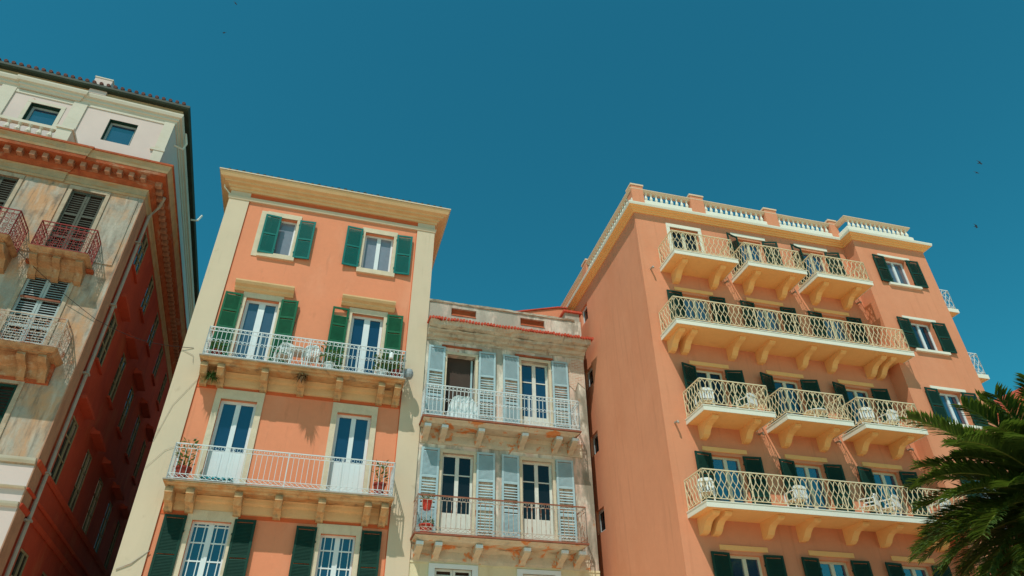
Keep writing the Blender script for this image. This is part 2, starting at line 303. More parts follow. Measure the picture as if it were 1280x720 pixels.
def railing(path,z0,z1,style,skip=None):
    """iron railing on plan path [(u,o)]; returns MB"""
    b=MB(); rt=.018
    for i in range(len(path)-1):
        a=Vector(path[i]); c=Vector(path[i+1]); L=(c-a).length; d=(c-a)/L
        P=lambda t,z: (a.x+d.x*t,a.y+d.y*t,z)
        dd=(d.x,d.y)
        if style=='lattice':
            bar(b,P(0,z1),P(L,z1),.022); bar(b,P(0,z0+.10),P(L,z0+.10),.014)
            n=max(2,round(L/.185)); p=L/n; H=z1-.02-(z0+.10); K=12
            for k in range(n):
                for sg in (-1,1):
                    b.tube([P(k*p+p/2+sg*p/2*abs(math.sin(2*PI*t/K)),z0+.10+H*t/K) for t in range(K+1)],.011,4)
            m=max(1,round(L/1.5))
            for k in range(m+1): bar(b,P(L*k/m,z0),P(L*k/m,z1),.017)
        elif style in('ornate','circles'):
            bar(b,P(0,z1),P(L,z1),rt); bar(b,P(0,z1-.13),P(L,z1-.13),.012); bar(b,P(0,z0+.17),P(L,z0+.17),.012); bar(b,P(0,z0+.04),P(L,z0+.04),.014)
            n=max(2,round(L/.125)); p=L/n; zm=(z0+.17+z1-.13)/2
            for k in range(n+1):
                if k<n:
                    ring(b,P(k*p+p/2,z1-.065),dd,.05,.009)
                    if style=='ornate' and (k//7)%2==0 or style=='circles': ring(b,P(k*p+p/2,zm+.02),dd,.045,.009,8)
                    for s_ in (-1,1): b.tube([P(k*p+p/2+s_*.045,z0+.05),P(k*p+p/2,z0+.105),P(k*p+p/2+s_*.045,z0+.16)],.008,3)
                bar(b,P(k*p,z0+.17),P(k*p,z1-.13),.010,4)
            m=max(1,round(L/1.6))
            for k in range(m+1): bar(b,P(L*k/m,z0),P(L*k/m,z1),.02)
        elif style=='plain':
            bar(b,P(0,z1),P(L,z1),rt); bar(b,P(0,z1-.12),P(L,z1-.12),.010); bar(b,P(0,z0+.16),P(L,z0+.16),.010); bar(b,P(0,z0+.04),P(L,z0+.04),.012)
            n=max(2,round(L/.14)); p=L/n
            for k in range(n+1):
                bar(b,P(k*p,z0+.16),P(k*p,z1-.12),.009,4)
                if k<n: ring(b,P(k*p+p/2,z1-.06),dd,.045,.007,8); b.tube([P(k*p,z0+.05),P(k*p+p,z0+.15)],.007,3); b.tube([P(k*p+p,z0+.05),P(k*p,z0+.15)],.007,3)
            m=max(1,round(L/1.6))
            for k in range(m+1): bar(b,P(L*k/m,z0),P(L*k/m,z1),.018)
        elif style=='scroll':
            rg=random.Random(int(L*100)+len(path)*7+i)
            bar(b,P(0,z1),P(L,z1),.02); bar(b,P(0,z0+.03),P(L,z0+.03),.016); bar(b,P(0,z1-.14),P(L,z1-.14),.010)
            n=max(2,round(L/.16)); p=L/n
            for k in range(n+1): bar(b,P(k*p,z0),P(k*p,z1),.010)
            for k in range(n):
                for zz in (z0+.14,z0+.33,z0+.52,z0+.72):
                    if zz>z1-.12: continue
                    t0=k*p+p/2; K=9; sg=rg.choice((-1,1)); ph=rg.random()*6
                    b.tube([P(t0+sg*(.012+.006*j)*math.cos(ph+j*.9),zz+(.014+.010*j)*math.sin(ph+j*.9)) for j in range(K)],.010,3)
                    b.tube([P(t0-p/2,zz+.09),P(t0,zz+.05),P(t0+p/2,zz+.10)],.008,3)
        for P0 in (0,L): bar(b,P(P0,z0-.02),P(P0,z1+.01),.02)
    return b
def bracket(prof,w): 
    return MB().prism_u(prof,-w/2,w/2)
def baluster_mb(h,k=1):
    return MB().lathe((0,0,0),[(r_*k,z_) for r_,z_ in [(.06,0),(.06,.05*h),(.035,.09*h),(.045,.16*h),(.065,.34*h),(.05,.5*h),(.028,.72*h),(.03,.84*h),(.05,.9*h),(.055,h)]],8)

# ================================================================ BUILDING A : old corner house on the left
def building_a():
    F=FA; r=F.root('corner_house','tall weathered corner house with white attic, red cornice and dark side alley wall','house')
    D0=34; L=-9.5
    f=lambda a,d,z:(a,-d,z); fs=lambda a,d,z:(-d,-a,z)
    cols=[(-2.06,-1.08),(-4.56,-3.56),(-7.1,-6.1)]
    doors=[(a,b,14.1,16.95) for a,b in cols]+[(-2.1,-.97,10.85,13.72),(-4.6,-3.5,10.85,13.72),(-7.1,-6.1,10.85,13.72)]+[(-2.05,-1.12,8.15,10.05),(-4.6,-3.6,8.15,10.05)]
    w=MB().wall(f,L,0,7.9,17.25,doors,.2)
    w.add([(L,0,-1),(L,0,18.3),(L,-D0,18.3),(L,-D0,-1)],[(0,1,2,3)]); w.add([(L,-D0,-1),(0,-D0,-1),(0,-D0,18.3),(L,-D0,18.3)],[(0,1,2,3)])
    obj('front_wall',w,M['a_wall'],r)
    # lower storey, painted paler, with plain banding
    lo=MB().wall(f,L,0,-1,7.9,[(-2.3,-1.2,3.4,6.1),(-4.8,-3.7,3.4,6.1)],.2)
    obj('ground_storey_wall',lo,M['a_attic'],r)
    # side wall with its windows
    sw=[]
    for k in range(11):
        a0=1.52+2.77*k
        for z0,z1 in ((15.5,17.0),(11.9,13.6),(8.15,10.0),(4.2,6.25)): sw.append((a0,a0+.92,z0,z1))
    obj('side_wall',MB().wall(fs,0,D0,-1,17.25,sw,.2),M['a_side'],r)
    for a0,a1,z0,z1 in sw:
        window(r,0,-(a0+a1)/2,z0,a1-a0,z1-z0,PI/2,'w_tan','gl_dark',rows=(round((z1-z0)*.36,2),round((z1-z0)*.68,2)),recess=.01,fw=.05,stile=.06)
    for k in range(9):
        a0=1.08+2.77*k
        for z in (13.9,10.33): obj('window_hood',meshof(('hoodA',),lambda:MB().prism_u([(0,0),(.27,.02),(.28,.10),(.12,.15),(.1,.2),(0,.24)],0,1.62),M['a_side']),None,r,(0,-a0,z),PI/2)
        for z in (15.36,11.78,8.02): obj('sill',meshof(('sillA',),lambda:MB().box(0,1.1,0,.08,0,.07),M['a_side']),None,r,(0,-a0-.36,z),PI/2)
    # corner strip and string courses
    obj('corner_strip',MB().box(.0,.03,-.72,.004,-1,17.2),M['a_quoin'],r)
    for z,h in ((7.95,.13),(6.85,.11),(7.3,.05)):
        obj('string_course',MB().sweep([(L,0),(0,0)],[(0,z),(.05,z),(.09,z+h*.5),(.11,z+h),(0,z+h+.02)]),M['a_white'],r)
        obj('side_string_course',MB().sweep([(.001,0),(.001,-D0)],[(0,z),(.04,z),(.09,z+h),(0,z+h+.02)]),M['a_side'],r)
    # cornice wrapping the corner, with dentils
    path=[(L,.05),(-2.42,.05),(-2.42,0),(0,0),(0,-D0)]
    obj('frieze',MB().sweep(path,[(-.1,17.12),(.03,17.12),(.05,17.2),(.03,17.24),(.03,17.45),(.06,17.5),(-.1,17.5)]),M['a_band'],r)
    obj('cornice',MB().sweep(path,[(-.1,17.5),(.1,17.5),(.16,17.58),(.2,17.62),(.2,17.84),(.5,17.86),(.52,17.98),(-.1,17.98)]),M['a_corn'],r)
    obj('cornice_face',MB().sweep(path,[(-.1,17.98),(.53,17.98),(.56,18.06),(.6,18.2),(.62,18.24),(-.1,18.24)]),M['a_band'],r)
    obj('cornice_edge',MB().sweep(path,[(-.1,18.24),(.66,18.24),(.66,18.31),(-.1,18.36)]),M['a_corn'],r)
    dm=MB().box(-.075,.075,.2,.40,17.66,17.84).mesh('dentil',M['a_dent'])
    for k in range(26): obj('dentil',dm,None,r,(-.15-.362*k,0 if k<7 else .05,0))
    for k in range(58): obj('dentil',dm,None,r,(0,.1-.362*k,0),PI/2)
    # attic
    aw=[(-2.03,-1.11,19.4,20.45),(-4.46,-3.55,19.4,20.38),(-7.0,-6.1,19.4,20.38)]
    o=-.1
    at=MB().wall(lambda a,d,z:(a,o-d,z),L,-.0,18.3,21.2,aw,.28)
    at.wall(lambda a,d,z:(-d,-a,z),.1,D0,18.3,21.2,[(2.2+2.77*k,2.9+2.77*k,19.4,20.4) for k in range(9)],.2)
    at.add([(L,o,21.2),(0,o,21.2),(0,-D0,21.2),(L,-D0,21.2)],[(0,1,2,3)])
    obj('attic_wall',at,M['a_attic'],r)
    for a0,a1,z0,z1 in aw: obj('reveal_shade_strip',MB().box(a0,a0+.02,o-.16,o-.01,z0,z1).box(a1-.02,a1,o-.16,o-.01,z0,z1).box(a0+.02,a1-.02,o-.16,o-.01,z1-.02,z1),M['g_dark'],r)  # dark green strips paint the shade of the deep window reveals
    for a0,a1,z0,z1 in aw: window(r,(a0+a1)/2,o,z0,a1-a0,z1-z0,0,'bluegrey','gl_sky',recess=.16,leaf=False,fw=.09)
    for k in range(9): window(r,0,-(2.55+2.77*k),19.4,.7,1.0,PI/2,'w_tan','gl_dark',recess=.1)
    p=MB()
    for a,b in ((-3.28,-2.85),(-5.5,-5.07),(-.33,0)): p.box(a,b,o-.02,o+.05,18.33,20.88)
    p.box(-2.85,-.33,o-.02,o+.028,20.78,20.88); p.box(-5.07,-3.28,o-.02,o+.028,20.7,20.85)
    obj('attic_pilaster',p,M['a_white'],r)
    p=MB(); p.box(-4.58,-4.46,o-.02,o+.02,19.3,20.38); p.box(-3.55,-3.43,o-.02,o+.02,19.3,20.38); p.box(-4.58,-3.43,o-.02,o+.024,20.38,20.5)
    obj('attic_window_surround',p,M['a_white'],r)
    for a in ((-.45,19.42),): obj('attic_impost',MB().box(a[0],.02,o,o+.07,a[1],a[1]+.10),M['a_white'],r)
    ap=[(L,o),(-4.95,o),(-4.95,o+.06),(-3.15,o+.06),(-3.15,o),(0,o),(0,-D0)]
    obj('attic_cornice',MB().sweep(ap,[(-.1,20.88),(.03,20.88),(.05,20.97),(.10,21.0),(.10,21.1),(.17,21.13),(.2,21.24),(.2,21.3),(-.1,21.34)]),M['a_white'],r)
    obj('eaves_board',MB().sweep([(L,o),(0,o),(0,-D0)],[(-.1,21.34),(.13,21.34),(.13,21.5),(-.1,21.5)]),M['a_band'],r)
    obj('gutter',MB().sweep([(L,o),(0,o),(0,-D0)],[(.1,21.5),(.3,21.5),(.34,21.56),(.34,21.66),(.1,21.66)]),M['gutter'],r)
    rf=MB(); 
    rf.add([(L,o+.3,21.68),(.3,o+.3,21.68),(-3,-4,22.9),(L,-4,22.9)],[(0,1,2,3)]); rf.add([(.3,o+.3,21.68),(.3,-D0,21.68),(-3,-D0+4,22.9),(-3,-4,22.9)],[(0,1,2,3)])
    for k in range(42): u=.1-.23*k; rf.tube([(u,o+.36,21.72),(u,o-.2,21.8)],.065,6)
    obj('roof',rf,M['rooftile'],r)
    ch=obj('chimney',MB().box(-2.98,-2.42,-.5,.11,21.3,22.12),M['a_attic'],r)
    obj('chimney_cap',MB().box(-3.0,-2.40,-.52,.13,22.12,22.17),M['a_white'],ch)
    # roof terrace balustrade over the cornice
    ba=obj('balustrade',MB().box(L,-3.05,.43,.57,18.34,18.38).box(L,-3.02,.42,.58,18.80,18.92).box(-3.05,-2.62,-.1,.6,18.34,18.9).box(-3.09,-2.58,-.1,.64,18.9,18.99),M['a_white'],r)
    bm=baluster_mb(.42,1.45).mesh('baluster',M['a_white'])
    for k in range(20): obj('baluster',bm,None,ba,(-3.20-.305*k,.5,18.38))
    # front windows
    for i,(a,b) in enumerate(cols):
        surround(r,a,b,14.1,16.95,.11,'a_trim',.14)
        for s_ in (0,1): shutter(r,a+(b-a)/2*s_+.0,-.06,14.12,(b-a)/2-.01,2.8,1,'g_grey',0,3,False,(0,1,2))
    for a,b in ((-2.1,-.97),(-4.6,-3.5),(-7.1,-6.1)):
        surround(r,a,b,10.85,13.72,.1,'a_trim',.12)
        for s_ in (0,1): shutter(r,a+(b-a)/2*s_,-.05,10.87,(b-a)/2-.01,2.83,1,'bluegrey',0,3,False,(0,1,2))
        obj('shutter_bar',MB().box(a+.05,b-.05,.0,.03,12.72,12.78),M['rust_bar'],r)
    for a,b in ((-2.05,-1.12),(-4.6,-3.6)):
        surround(r,a,b,8.15,10.05,.12,'a_trim',.1)
        for s_ in (0,1): shutter(r,a+(b-a)/2*s_,-.05,8.17,(b-a)/2-.01,1.86,1,'g_dark',0,2,False,(0,1))
    for a,b in ((-2.3,-1.2),(-4.8,-3.7)): window(r,(a+b)/2,0,3.4,b-a,2.7,0,'w_tan','gl_dark',rows=(1.2,2.0))
    obj('room_shade_sheet',MB().back(doors,-.2),M['room'],r)  # added dark sheets behind the slats, their colour stands for unlit rooms
    pan=MB()
    for a,b in ((-3.40,-2.22),(-.93,-.12)): pan.box(a,b,-.02,.03,14.3,16.96)
    obj('wall_panel',pan,M['a_wall'],r)
    # balconies
    def balc(u0,u1,o1,zs,zr,bat,im,brs,tone):
        bb=obj('balcony',MB().sweep([(u0,0.0),(u0,o1),(u1,o1),(u1,0.0)],[(-.35,zs-.02),(-.35,zs),(-.12,zs),(-.04,zs+.03),(0,zs+.08),(.03,zs+.14),(-.35,zs+.16)]).box(u0+.1,u1-.1,0,o1-.1,zs-.015,zs+.15).prism_u([(0,zs-.5),(.12,zs-.46),(.2,zs-.25),(.42,zs-.16),(o1*.7,zs-.02),(0,zs-.02)],u0+.2,u1-.2),M[tone],bat)
        obj('railing',railing([(u0+.03,0.02),(u0+.03,o1-.03),(u1-.03,o1-.03),(u1-.03,0.02)],zs+.16,zr,'scroll'),M[im],bb)
        for u in brs: obj('bracket',meshof(('brA',tone,round(o1,2)),lambda:bracket([(0,0),(o1*.82,0),(o1*.85,-.1),(o1*.7,-.2),(o1*.35,-.26),(o1*.2,-.5),(0,-.58)],.2),M[tone]),None,bb,(u,0,zs))
        return bb
    balc(-2.17,-.62,.72,13.95,15.03,r,'red_iron',(-2.0,-1.4,-.8),'a_rust')
    balc(-4.9,-2.62,1.0,13.95,15.03,r,'red_iron',(-4.7,-3.75,-2.8),'a_rust')
    balc(-7.2,-.34,.9,10.7,11.76,r,'rust_iron',(-7,-5.8,-4.6,-3.3,-2.2,-1.12,-.62),'a_rust')
    obj('balcony_frieze',MB().prism_u([(0,10.12),(.06,10.14),(.08,10.3),(.12,10.5),(.2,10.68),(0,10.7)],-7.0,-.45),M['a_corn'],r)
    obj('balcony_frieze',MB().prism_u([(0,13.72+.14),(.12,13.87),(.18,13.94),(0,13.95)],-2.3,-.5),M['a_corn'],r)
    # drain pipe on the side wall close to the corner
    dp=MB(); dp.tube([(.45,-.5,17.75),(.3,-.85,17.55),(.09,-.9,17.1),(.09,-.9,-1)],.055,8)
    for z in (15.9,13.4,11,8.0,6.75): dp.box(0,.17,-1.0,-.8,z,z+.05)
    obj('drain_pipe',dp,M['pipe'],r)
    obj('vent_pipe',MB().tube([(.2,-6.3,21.4),(.45,-6.4,21.5),(.55,-6.5,21.9)],.045,6),M['d_white'],r)
    obj('vent_pipe',MB().tube([(0,-.9,20.6),(.3,-.95,20.55),(.35,-1.0,20.9),(.2,-1,21.4)],.04,6),M['d_white'],r)
    return r
building_a()

# ================================================================ BUILDING B : peach house with cream pilasters
def building_b():
    F=FB; r=F.root('peach_house','peach house with cream corner pilasters, green shutters and two long white railed balconies','house')
    W=7.38; D0=30; f=lambda a,d,z:(a,-d,z)
    tops=[(1.5,2.42,15.97,17.62),(4.85,5.89,15.95,17.62)]
    mids=[(1.4,2.43,11.46,14.1),(4.81,5.87,11.46,14.07)]
    low=[(1.43,2.46,7.78,10.48),(4.82,5.86,7.78,10.44)]
    bot=[(1.51,2.5,4.2,6.94),(4.87,5.83,4.2,6.81)]
    w=MB().wall(f,.0,W,-1,18.9,tops+mids+low+bot,.22)
    w.add([(0,0,-1),(0,0,18.9),(0,-D0,18.9),(0,-D0,-1)],[(0,1,2,3)]); w.add([(W,0,-1),(W,0,18.9),(W,-D0,18.9),(W,-D0,-1)],[(0,1,2,3)])
    w.add([(0,-D0,-1),(W,-D0,-1),(W,-D0,18.9),(0,-D0,18.9)],[(0,1,2,3)])
    obj('wall',w,M['b_wall'],r)
    for a,b in ((-.02,.66),(6.72,W-.002)):
        obj('corner_pilaster',MB().box(a,b,-.05,.05,-1,18.5),M['b_cream'],r)
    obj('side_render',MB().box(-.022,-.002,-D0,-.05,-1,18.5),M['b_cream'],r)
    for a,b in ((.66,.685),(6.695,6.72)): obj('border_line',MB().box(a,b,-.01,.012,-1,18.1),M['b_red'],r)
    obj('string_course',MB().sweep([(-.02,-1.5),(-.02,.05),(W,.05),(W,-1.5)],[(-.06,18.1),(.025,18.1),(.05,18.2),(.05,18.24),(-.06,18.25)]),M['b_cream'],r)
    obj('frieze_band',MB().box(.66,6.72,-.01,.015,18.25,18.5),M['b_red'],r)
    obj('cornice',MB().sweep([(-.02,-D0),(-.02,.05),(W,.05),(W,-D0)],[(-.2,18.48),(.04,18.48),(.06,18.56),(.12,18.58),(.14,18.66),(.26,18.68),(.27,18.74),(.40,18.78),(.44,18.88),(.47,18.95),(-.2,18.97)]),M['b_corn'],r)
    obj('cornice_edge',MB().sweep([(-.02,-D0),(-.02,.05),(W,.05),(W,-D0)],[(-.2,18.97),(.49,18.97),(.49,19.02),(-.2,19.04)]),M['b_cream'],r)
    rf=MB(); rf.add([(-.4,.45,19.05),(W+.4,.45,19.05),(W+.4,-6,20.4),(-.4,-6,20.4)],[(0,1,2,3)]); rf.add([(-.4,.45,19.05),(-.4,-D0,19.05),(-.4,-6,20.4)],[(0,1,2)])
    k=0; u=-.2
    while u<W+.3: rf.tube([(u,.44,19.08+random.uniform(-.01,.03)),(u,-.3,19.22)],.075,5); u+=.24
    obj('roof',rf,M['darktile'],r)
    # windows
    c=lambda h:((h[0]+h[1])/2,0,h[2],round(h[1]-h[0],3),round(h[3]-h[2],3))
    window(r,*c(tops[0]),fm='w_frame',gl='gl_curtain',leaf=False,recess=.16)
    window(r,*c(tops[1]),fm='w_frame',gl='gl_curtain',recess=.16,stile=.14)
    for h in mids: window(r,*c(h),fm='w_frame',gl='gl_blue',panel=.25,stile=.2,fw=.09,recess=.14,name='balcony_door')
    for h in low: window(r,*c(h),fm='w_frame',gl='gl_blue',panel=1.05,stile=.14,fw=.09,recess=.13,name='balcony_door')
    for h in bot: window(r,*c(h),fm='w_frame',gl='gl_blue',rows=(2.62,2.2,1.74,1.3,.85,.4),cols=3,stile=.14,fw=.06,recess=.12)
    for h,t in zip(tops,(0,0)):
        s_=obj('window_surround',MB().box(h[0]-.13,h[0],-.02,.03,h[2],h[3]).box(h[1],h[1]+.13,-.02,.03,h[2],h[3]).box(h[0]-.13,h[1]+.13,-.02,.034,h[3],h[3]+.2).box(h[0]-.14,h[1]+.16,-.02,.09,h[2]-.18,h[2]),M['trim_stone'],r)
    obj('wall_patch',MB().box(1.17,1.37,-.01,.025,15.8,17.8),M['trim_stone'],r)
    for h in mids: surround(r,h[0],h[1],h[2],h[3],.12,'trim_stone',.2)
    for h in low: surround(r,h[0],h[1],h[2],h[3],.17,'trim_stone',.30,proud=.05)
    for h in bot: surround(r,h[0],h[1],h[2],h[3],.14,'trim_stone',.26,proud=.05)
    for a,b in ((.98,2.83),(4.4,6.2)):
        obj('door_hood',MB().prism_u([(0,14.3),(.06,14.3),(.14,14.36),(.15,14.42),(.26,14.47),(.30,14.55),(.30,14.6),(0,14.64)],a,b),M['b_corn'],r)
    for (a,b),(z,h) in zip(((1.36,2.5),),((15.93,1.68),)):
        shutter(r,1.88,.07,z,.53,h,-1,'g_teal',4); shutter(r,2.52,.07,z,.55,h,1,'g_teal',4)
    shutter(r,4.75,.07,15.95,.57,1.75,-1,'g_teal',4); shutter(r,6.0,.07,15.93,.57,1.76,1,'g_teal',4)
    for a,b,op in ((1.29,2.5,0),(4.70,5.98,1)):
        shutter(r,a,.07,11.55,.54,2.62,-1,'g_green',4,4,bool(op)); shutter(r,b,.07,11.55,.54,2.62,1,'g_green',4,4)
    for a,b,t in ((1.37,2.58,7.02),(4.75,5.98,6.95)):
        shutter(r,a,.08,4.2,.55,t-4.2,-1,'g_dark',3,3); shutter(r,b,.08,4.2,.55,t-4.2,1,'g_dark',3,3)
    # balconies
    for zb,zt,zr,us in ((11.34,11.42,12.42,(.84,1.31,2.55,3.63,4.74,6.02,6.52)),(7.62,7.71,8.72,(.86,1.38,2.59,3.63,4.77,6.02,6.49))):
        bb=obj('balcony',MB().sweep([(.68,0),(.68,.82),(6.70,.82),(6.70,0)],[(-.4,zb-.06),(-.22,zb-.06),(-.18,zb-.01),(-.10,zb),(-.06,zb+.04),(0,zb+.05),(0,zt),(-.4,zt)]).box(.9,6.5,0,.6,zb-.05,zt-.01),M['b_stone'],r)
        obj('slab_edge',MB().sweep([(.66,0),(.66,.84),(6.72,.84),(6.72,0)],[(-.1,zt),(0,zt),(0,zt+.03),(-.1,zt+.03)]),M['pipe'],bb)
        obj('railing',railing([(.74,.02),(.74,.79),(6.64,.79),(6.64,.02)],zt+.03,zr,'circles' if zb>10 else 'plain'),M['white_iron'],bb)
        for u in us:
            br=obj('bracket',meshof(('brB',),lambda:bracket([(0,-.04),(.66,-.04),(.70,-.09),(.70,-.19),(.64,-.20),(.60,-.25),(.52,-.36),(.40,-.38),(.30,-.36),(.22,-.42),(.16,-.52),(.0,-.54)],.2),M['b_stone']),None,bb,(u,0,zb))
        obj('balcony_frieze',MB().rough_u([(0,zb-.46),(.05,zb-.44),(.06,zb-.22),(.14,zb-.18),(.16,zb-.08),(.2,zb-.06),(0,zb-.05)],.72,6.66,.006,.15,int(zb)),M['b_corn'],r)
        obj('red_band',MB().box(.69,6.69,-.01,.014,zb-.57,zb-.47),M['b_red'],r)
    obj('wall_cable',MB().tube([(0,.07,11.9),(.35,.07,11.75),(.40,.08,11.5)],.006,4),M['pipe'],r)
    obj('wall_cable',MB().tube([(-.02,.07,9.0),(.2,.07,10.1),(.66,.07,11.0)],.005,4),M['pipe'],r)
    obj('wall_cable',MB().tube([(-.02,.07,8.2),(.35,.07,8.75),(1.1,.07,9.2)],.004,4),M['pipe'],r)
    obj('wall_cable',MB().tube([(.05,.07,5.6),(.35,.07,5.75),(.70,.05,6.1)],.012,4),M['pipe'],r)
    obj('wall_cable',MB().tube([(3.04,.02,11.5),(3.02,.02,12.9),(3.12,.02,13.9)],.012,4),M['rust_bar'],r)
    obj('rain_spout',MB().tube([(-.06,-.1,18.4),(-.3,-.05,18.65),(-.32,-.05,18.8)],.035,6),M['d_white'],r)
building_b()

# ================================================================ BUILDING C : low weathered house
def building_c():
    F=FC; r=F.root('weathered_house','low stained cream house with pale blue shutters between the peach and salmon buildings','house')
    W=5.70; D0=16; f=lambda a,d,z:(a,-d,z)
    u_=[(.75,1.73,10.36,12.97),(3.36,4.35,10.36,13.1)]; l_=[(.77,1.76,6.86,9.48),(3.33,4.34,6.86,9.48)]; g_=[(.72,1.8,3.6,6.08),(3.3,4.3,3.6,6.06)]
    par=[(.81,1.71,14.56,14.87),(3.36,4.28,14.56,14.87)]
    w=MB().wall(f,0,W,-1,15.05,u_+l_+g_+par,.22)
    w.add([(W,0,-1),(W,0,15.05),(W,-D0,15.05),(W,-D0,-1)],[(0,1,2,3)]); w.add([(0,0,13),(0,0,15.05),(0,-D0,15.05),(0,-D0,13)],[(0,1,2,3)])
    w.add([(0,-.25,13),(W,-.25,13),(W,-.25,15.05),(0,-.25,15.05)],[(0,1,2,3)]); w.add([(0,-D0,-1),(W,-D0,-1),(W,-D0,15.05),(0,-D0,15.05)],[(0,1,2,3)])
    w.add([(0,-.25,14),(W,-.25,14),(W,-D0,14.0),(0,-D0,14.0)],[(0,1,2,3)])
    obj('wall',w,M['c_wall'],r)
    obj('lower_render',MB().wall(lambda a,d,z:(a,.012-d,z),0,W+.01,-1,6.24,g_,.1).add([(W+.01,.012,-1),(W+.01,.012,6.24),(W+.01,-4,6.24),(W+.01,-4,-1)],[(0,1,2,3)]).box(0,W+.01,-.01,.03,6.2,6.26),M['c_low'],r)
    obj('rooftop_room',MB().prism_o([(.6,13.9),(5.75,13.9),(5.75,16.67),(5.43,16.64),(3.99,16.23),(.6,15.25)],-9,-1.6),M['b_wall'],r)
    obj('tile_verge',MB().prism_o([(.55,15.25),(3.99,16.24),(5.43,16.65),(5.80,16.68),(5.80,16.73),(5.43,16.70),(3.99,16.29),(.55,15.30)],-9,-1.55),M['c_red'],r)
    for a,b,z0,z1 in par: obj('parapet_niche',MB().box(a,b,-.2,-.1,z0,z1).prism_u([(-.1,z0),(.02,z0),(-.1,z0+.12)],a,b),M['a_corn'],r)
    obj('parapet_coping',MB().rough_u([(-.28,15.03),(.05,15.03),(.07,15.09),(-.28,15.13)],-.0,W-.25,.014,.15,8),M['c_corn'],r)
    obj('cornice',MB().rough_u([(-.1,13.46),(.04,13.46),(.06,13.54),(.16,13.57),(.2,13.66),(.34,13.70),(.36,13.76),(-.1,13.8)],.02,W+.02,.018,.14,3).rough_u([(-.1,13.78),(.40,13.78),(.52,13.82),(.56,13.93),(.6,13.97),(-.1,14.05)],.02,W+.12,.022,.12,5),M['c_corn'],r)
    ed=MB(); u=-.0
    while u<W+.2: ed.tube([(u,.1,14.06),(u,.66,13.99+random.uniform(-.02,.015))],random.uniform(.042,.055),6); u+=random.uniform(.095,.115)
    obj('tile_edge',ed,M['c_red'],r)
    cb=MB().box(5.12,5.68,-.7,-.05,14.9,15.42); ch=obj('chimney',cb,M['c_wall'],r); obj('chimney_cap',MB().box(5.05,5.78,-.8,.03,15.42,15.5),M['c_red'],ch)
    poly=[(5.1,12.35),(5.3,12.15),(5.42,12.5),(5.66,12.3),(5.69,13.3),(5.5,13.42),(5.22,13.38),(5.06,13.1)]
    obj('exposed_brick_patch',MB().prism_o(poly,-.01,.02),M['brick'],r)
    # windows and shutters
    room=MB().box(.3,2.3,-2.6,-.23,10.3,13.2); obj('room_interior',room,M['room'],r)  # closed dark box, the doorway's shade comes from its colour
    ow=obj('open_door_leaf',MB().box(1.62,1.68,-.8,-.2,10.4,12.95).box(1.62,1.68,-.8,-.7,10.4,12.95),M['b_blue'],r)
    surround(r,.75,1.73,10.36,12.97,.09,'trim_stone',.1); surround(r,3.36,4.35,10.36,13.1,.09,'trim_stone',.1)
    for a,b in ((.55,1.95),(3.14,4.52)): obj('brick_lintel',MB().box(a,b,-.01,.05,13.24,13.31),M['rust_bar'] if 0 else M['a_corn'],r)
    window(r,3.855,0,10.36,.99,2.74,0,'w_old','gl_blue',rows=(2.0,),panel=.65,recess=.16,stile=.13,name='balcony_door')
    for a,b,z0,z1 in l_:
        window(r,(a+b)/2,0,z0,round(b-a,3),z1-z0,0,'w_old','gl_dark',rows=(1.98,),panel=.75,recess=.12,stile=.12,name='balcony_door')
        surround(r,a,b,z0,z1,.09,'trim_stone',.12)
    for a,b,z0,z1 in g_:
        obj('window_surround',MB().box(a-.17,a,-.02,.05,z0,z1).box(b,b+.17,-.02,.05,z0,z1).box(a-.17,b+.17,-.02,.054,z1,z1+.12),M['w_frame'],r)
        for s_ in (0,1): shutter(r,a+(b-a)/2*s_,-.05,z0,(b-a)/2-.01,z1-z0,1,'w_old',0,2,False,(0,1))
    obj('room_shade_sheet',MB().back(g_,-.22),M['room'],r)  # dark sheets again, room shade painted in behind the slats
    for hL,hR,z0,h in ((.67,1.84,10.42,2.78),(3.26,4.46,10.42,2.78),(.67,1.85,6.9,2.68),(3.22,4.45,6.9,2.68)):
        shutter(r,hL,.07,z0,.57,h,-1,'b_blue',2,3,False,(1,)); shutter(r,hR,.07,z0,.58,h,1,'b_blue',2,3,False,(1,0))
    for zb,zr,im,rim in ((10.24,11.38,'white_iron',0),(6.74,7.87,'rust_iron',1)):
        bb=obj('balcony',MB().sweep([(0.0,0),(0.0,.78),(5.08,.78),(5.08,0)],[(-.4,zb-.08),(-.16,zb-.08),(-.1,zb-.03),(-.03,zb),(0,zb+.03),(-.4,zb+.04)]).box(.1,4.95,0,.6,zb-.07,zb+.03),M['c_stone'],r)
        obj('slab_edge',MB().sweep([(-.04,0),(-.04,.82),(5.12,.82),(5.12,0)],[(-.2,zb+.04),(0,zb+.04),(0,zb+.09),(-.2,zb+.09)]),M['rust_bar'],bb)
        obj('railing',railing([(.0,.02),(.0,.78),(5.08,.78),(5.08,.02)],zb+.09,zr,'circles' if not rim else 'plain'),M[im],bb)
        if rim: obj('handrail',MB().tube([(.0,.0,zr+.01),(.0,.78,zr+.01),(5.08,.78,zr+.01),(5.08,.0,zr+.01)],.024,4),M['rust_bar'],bb)
        for u in (.17,.70,1.86,3.28,4.42,4.96):
            br=obj('bracket',meshof(('brC',),lambda:bracket([(0,-.08),(.6,-.08),(.64,-.13),(.62,-.24),(.45,-.30),(.2,-.36),(.0,-.5)],.19),M['c_stone']),None,bb,(u,0,zb))
            obj('bracket_cap',meshof(('brCc',),lambda:MB().box(-.1,.1,.56,.66,-.2,-.11),M['w_frame']),None,br)
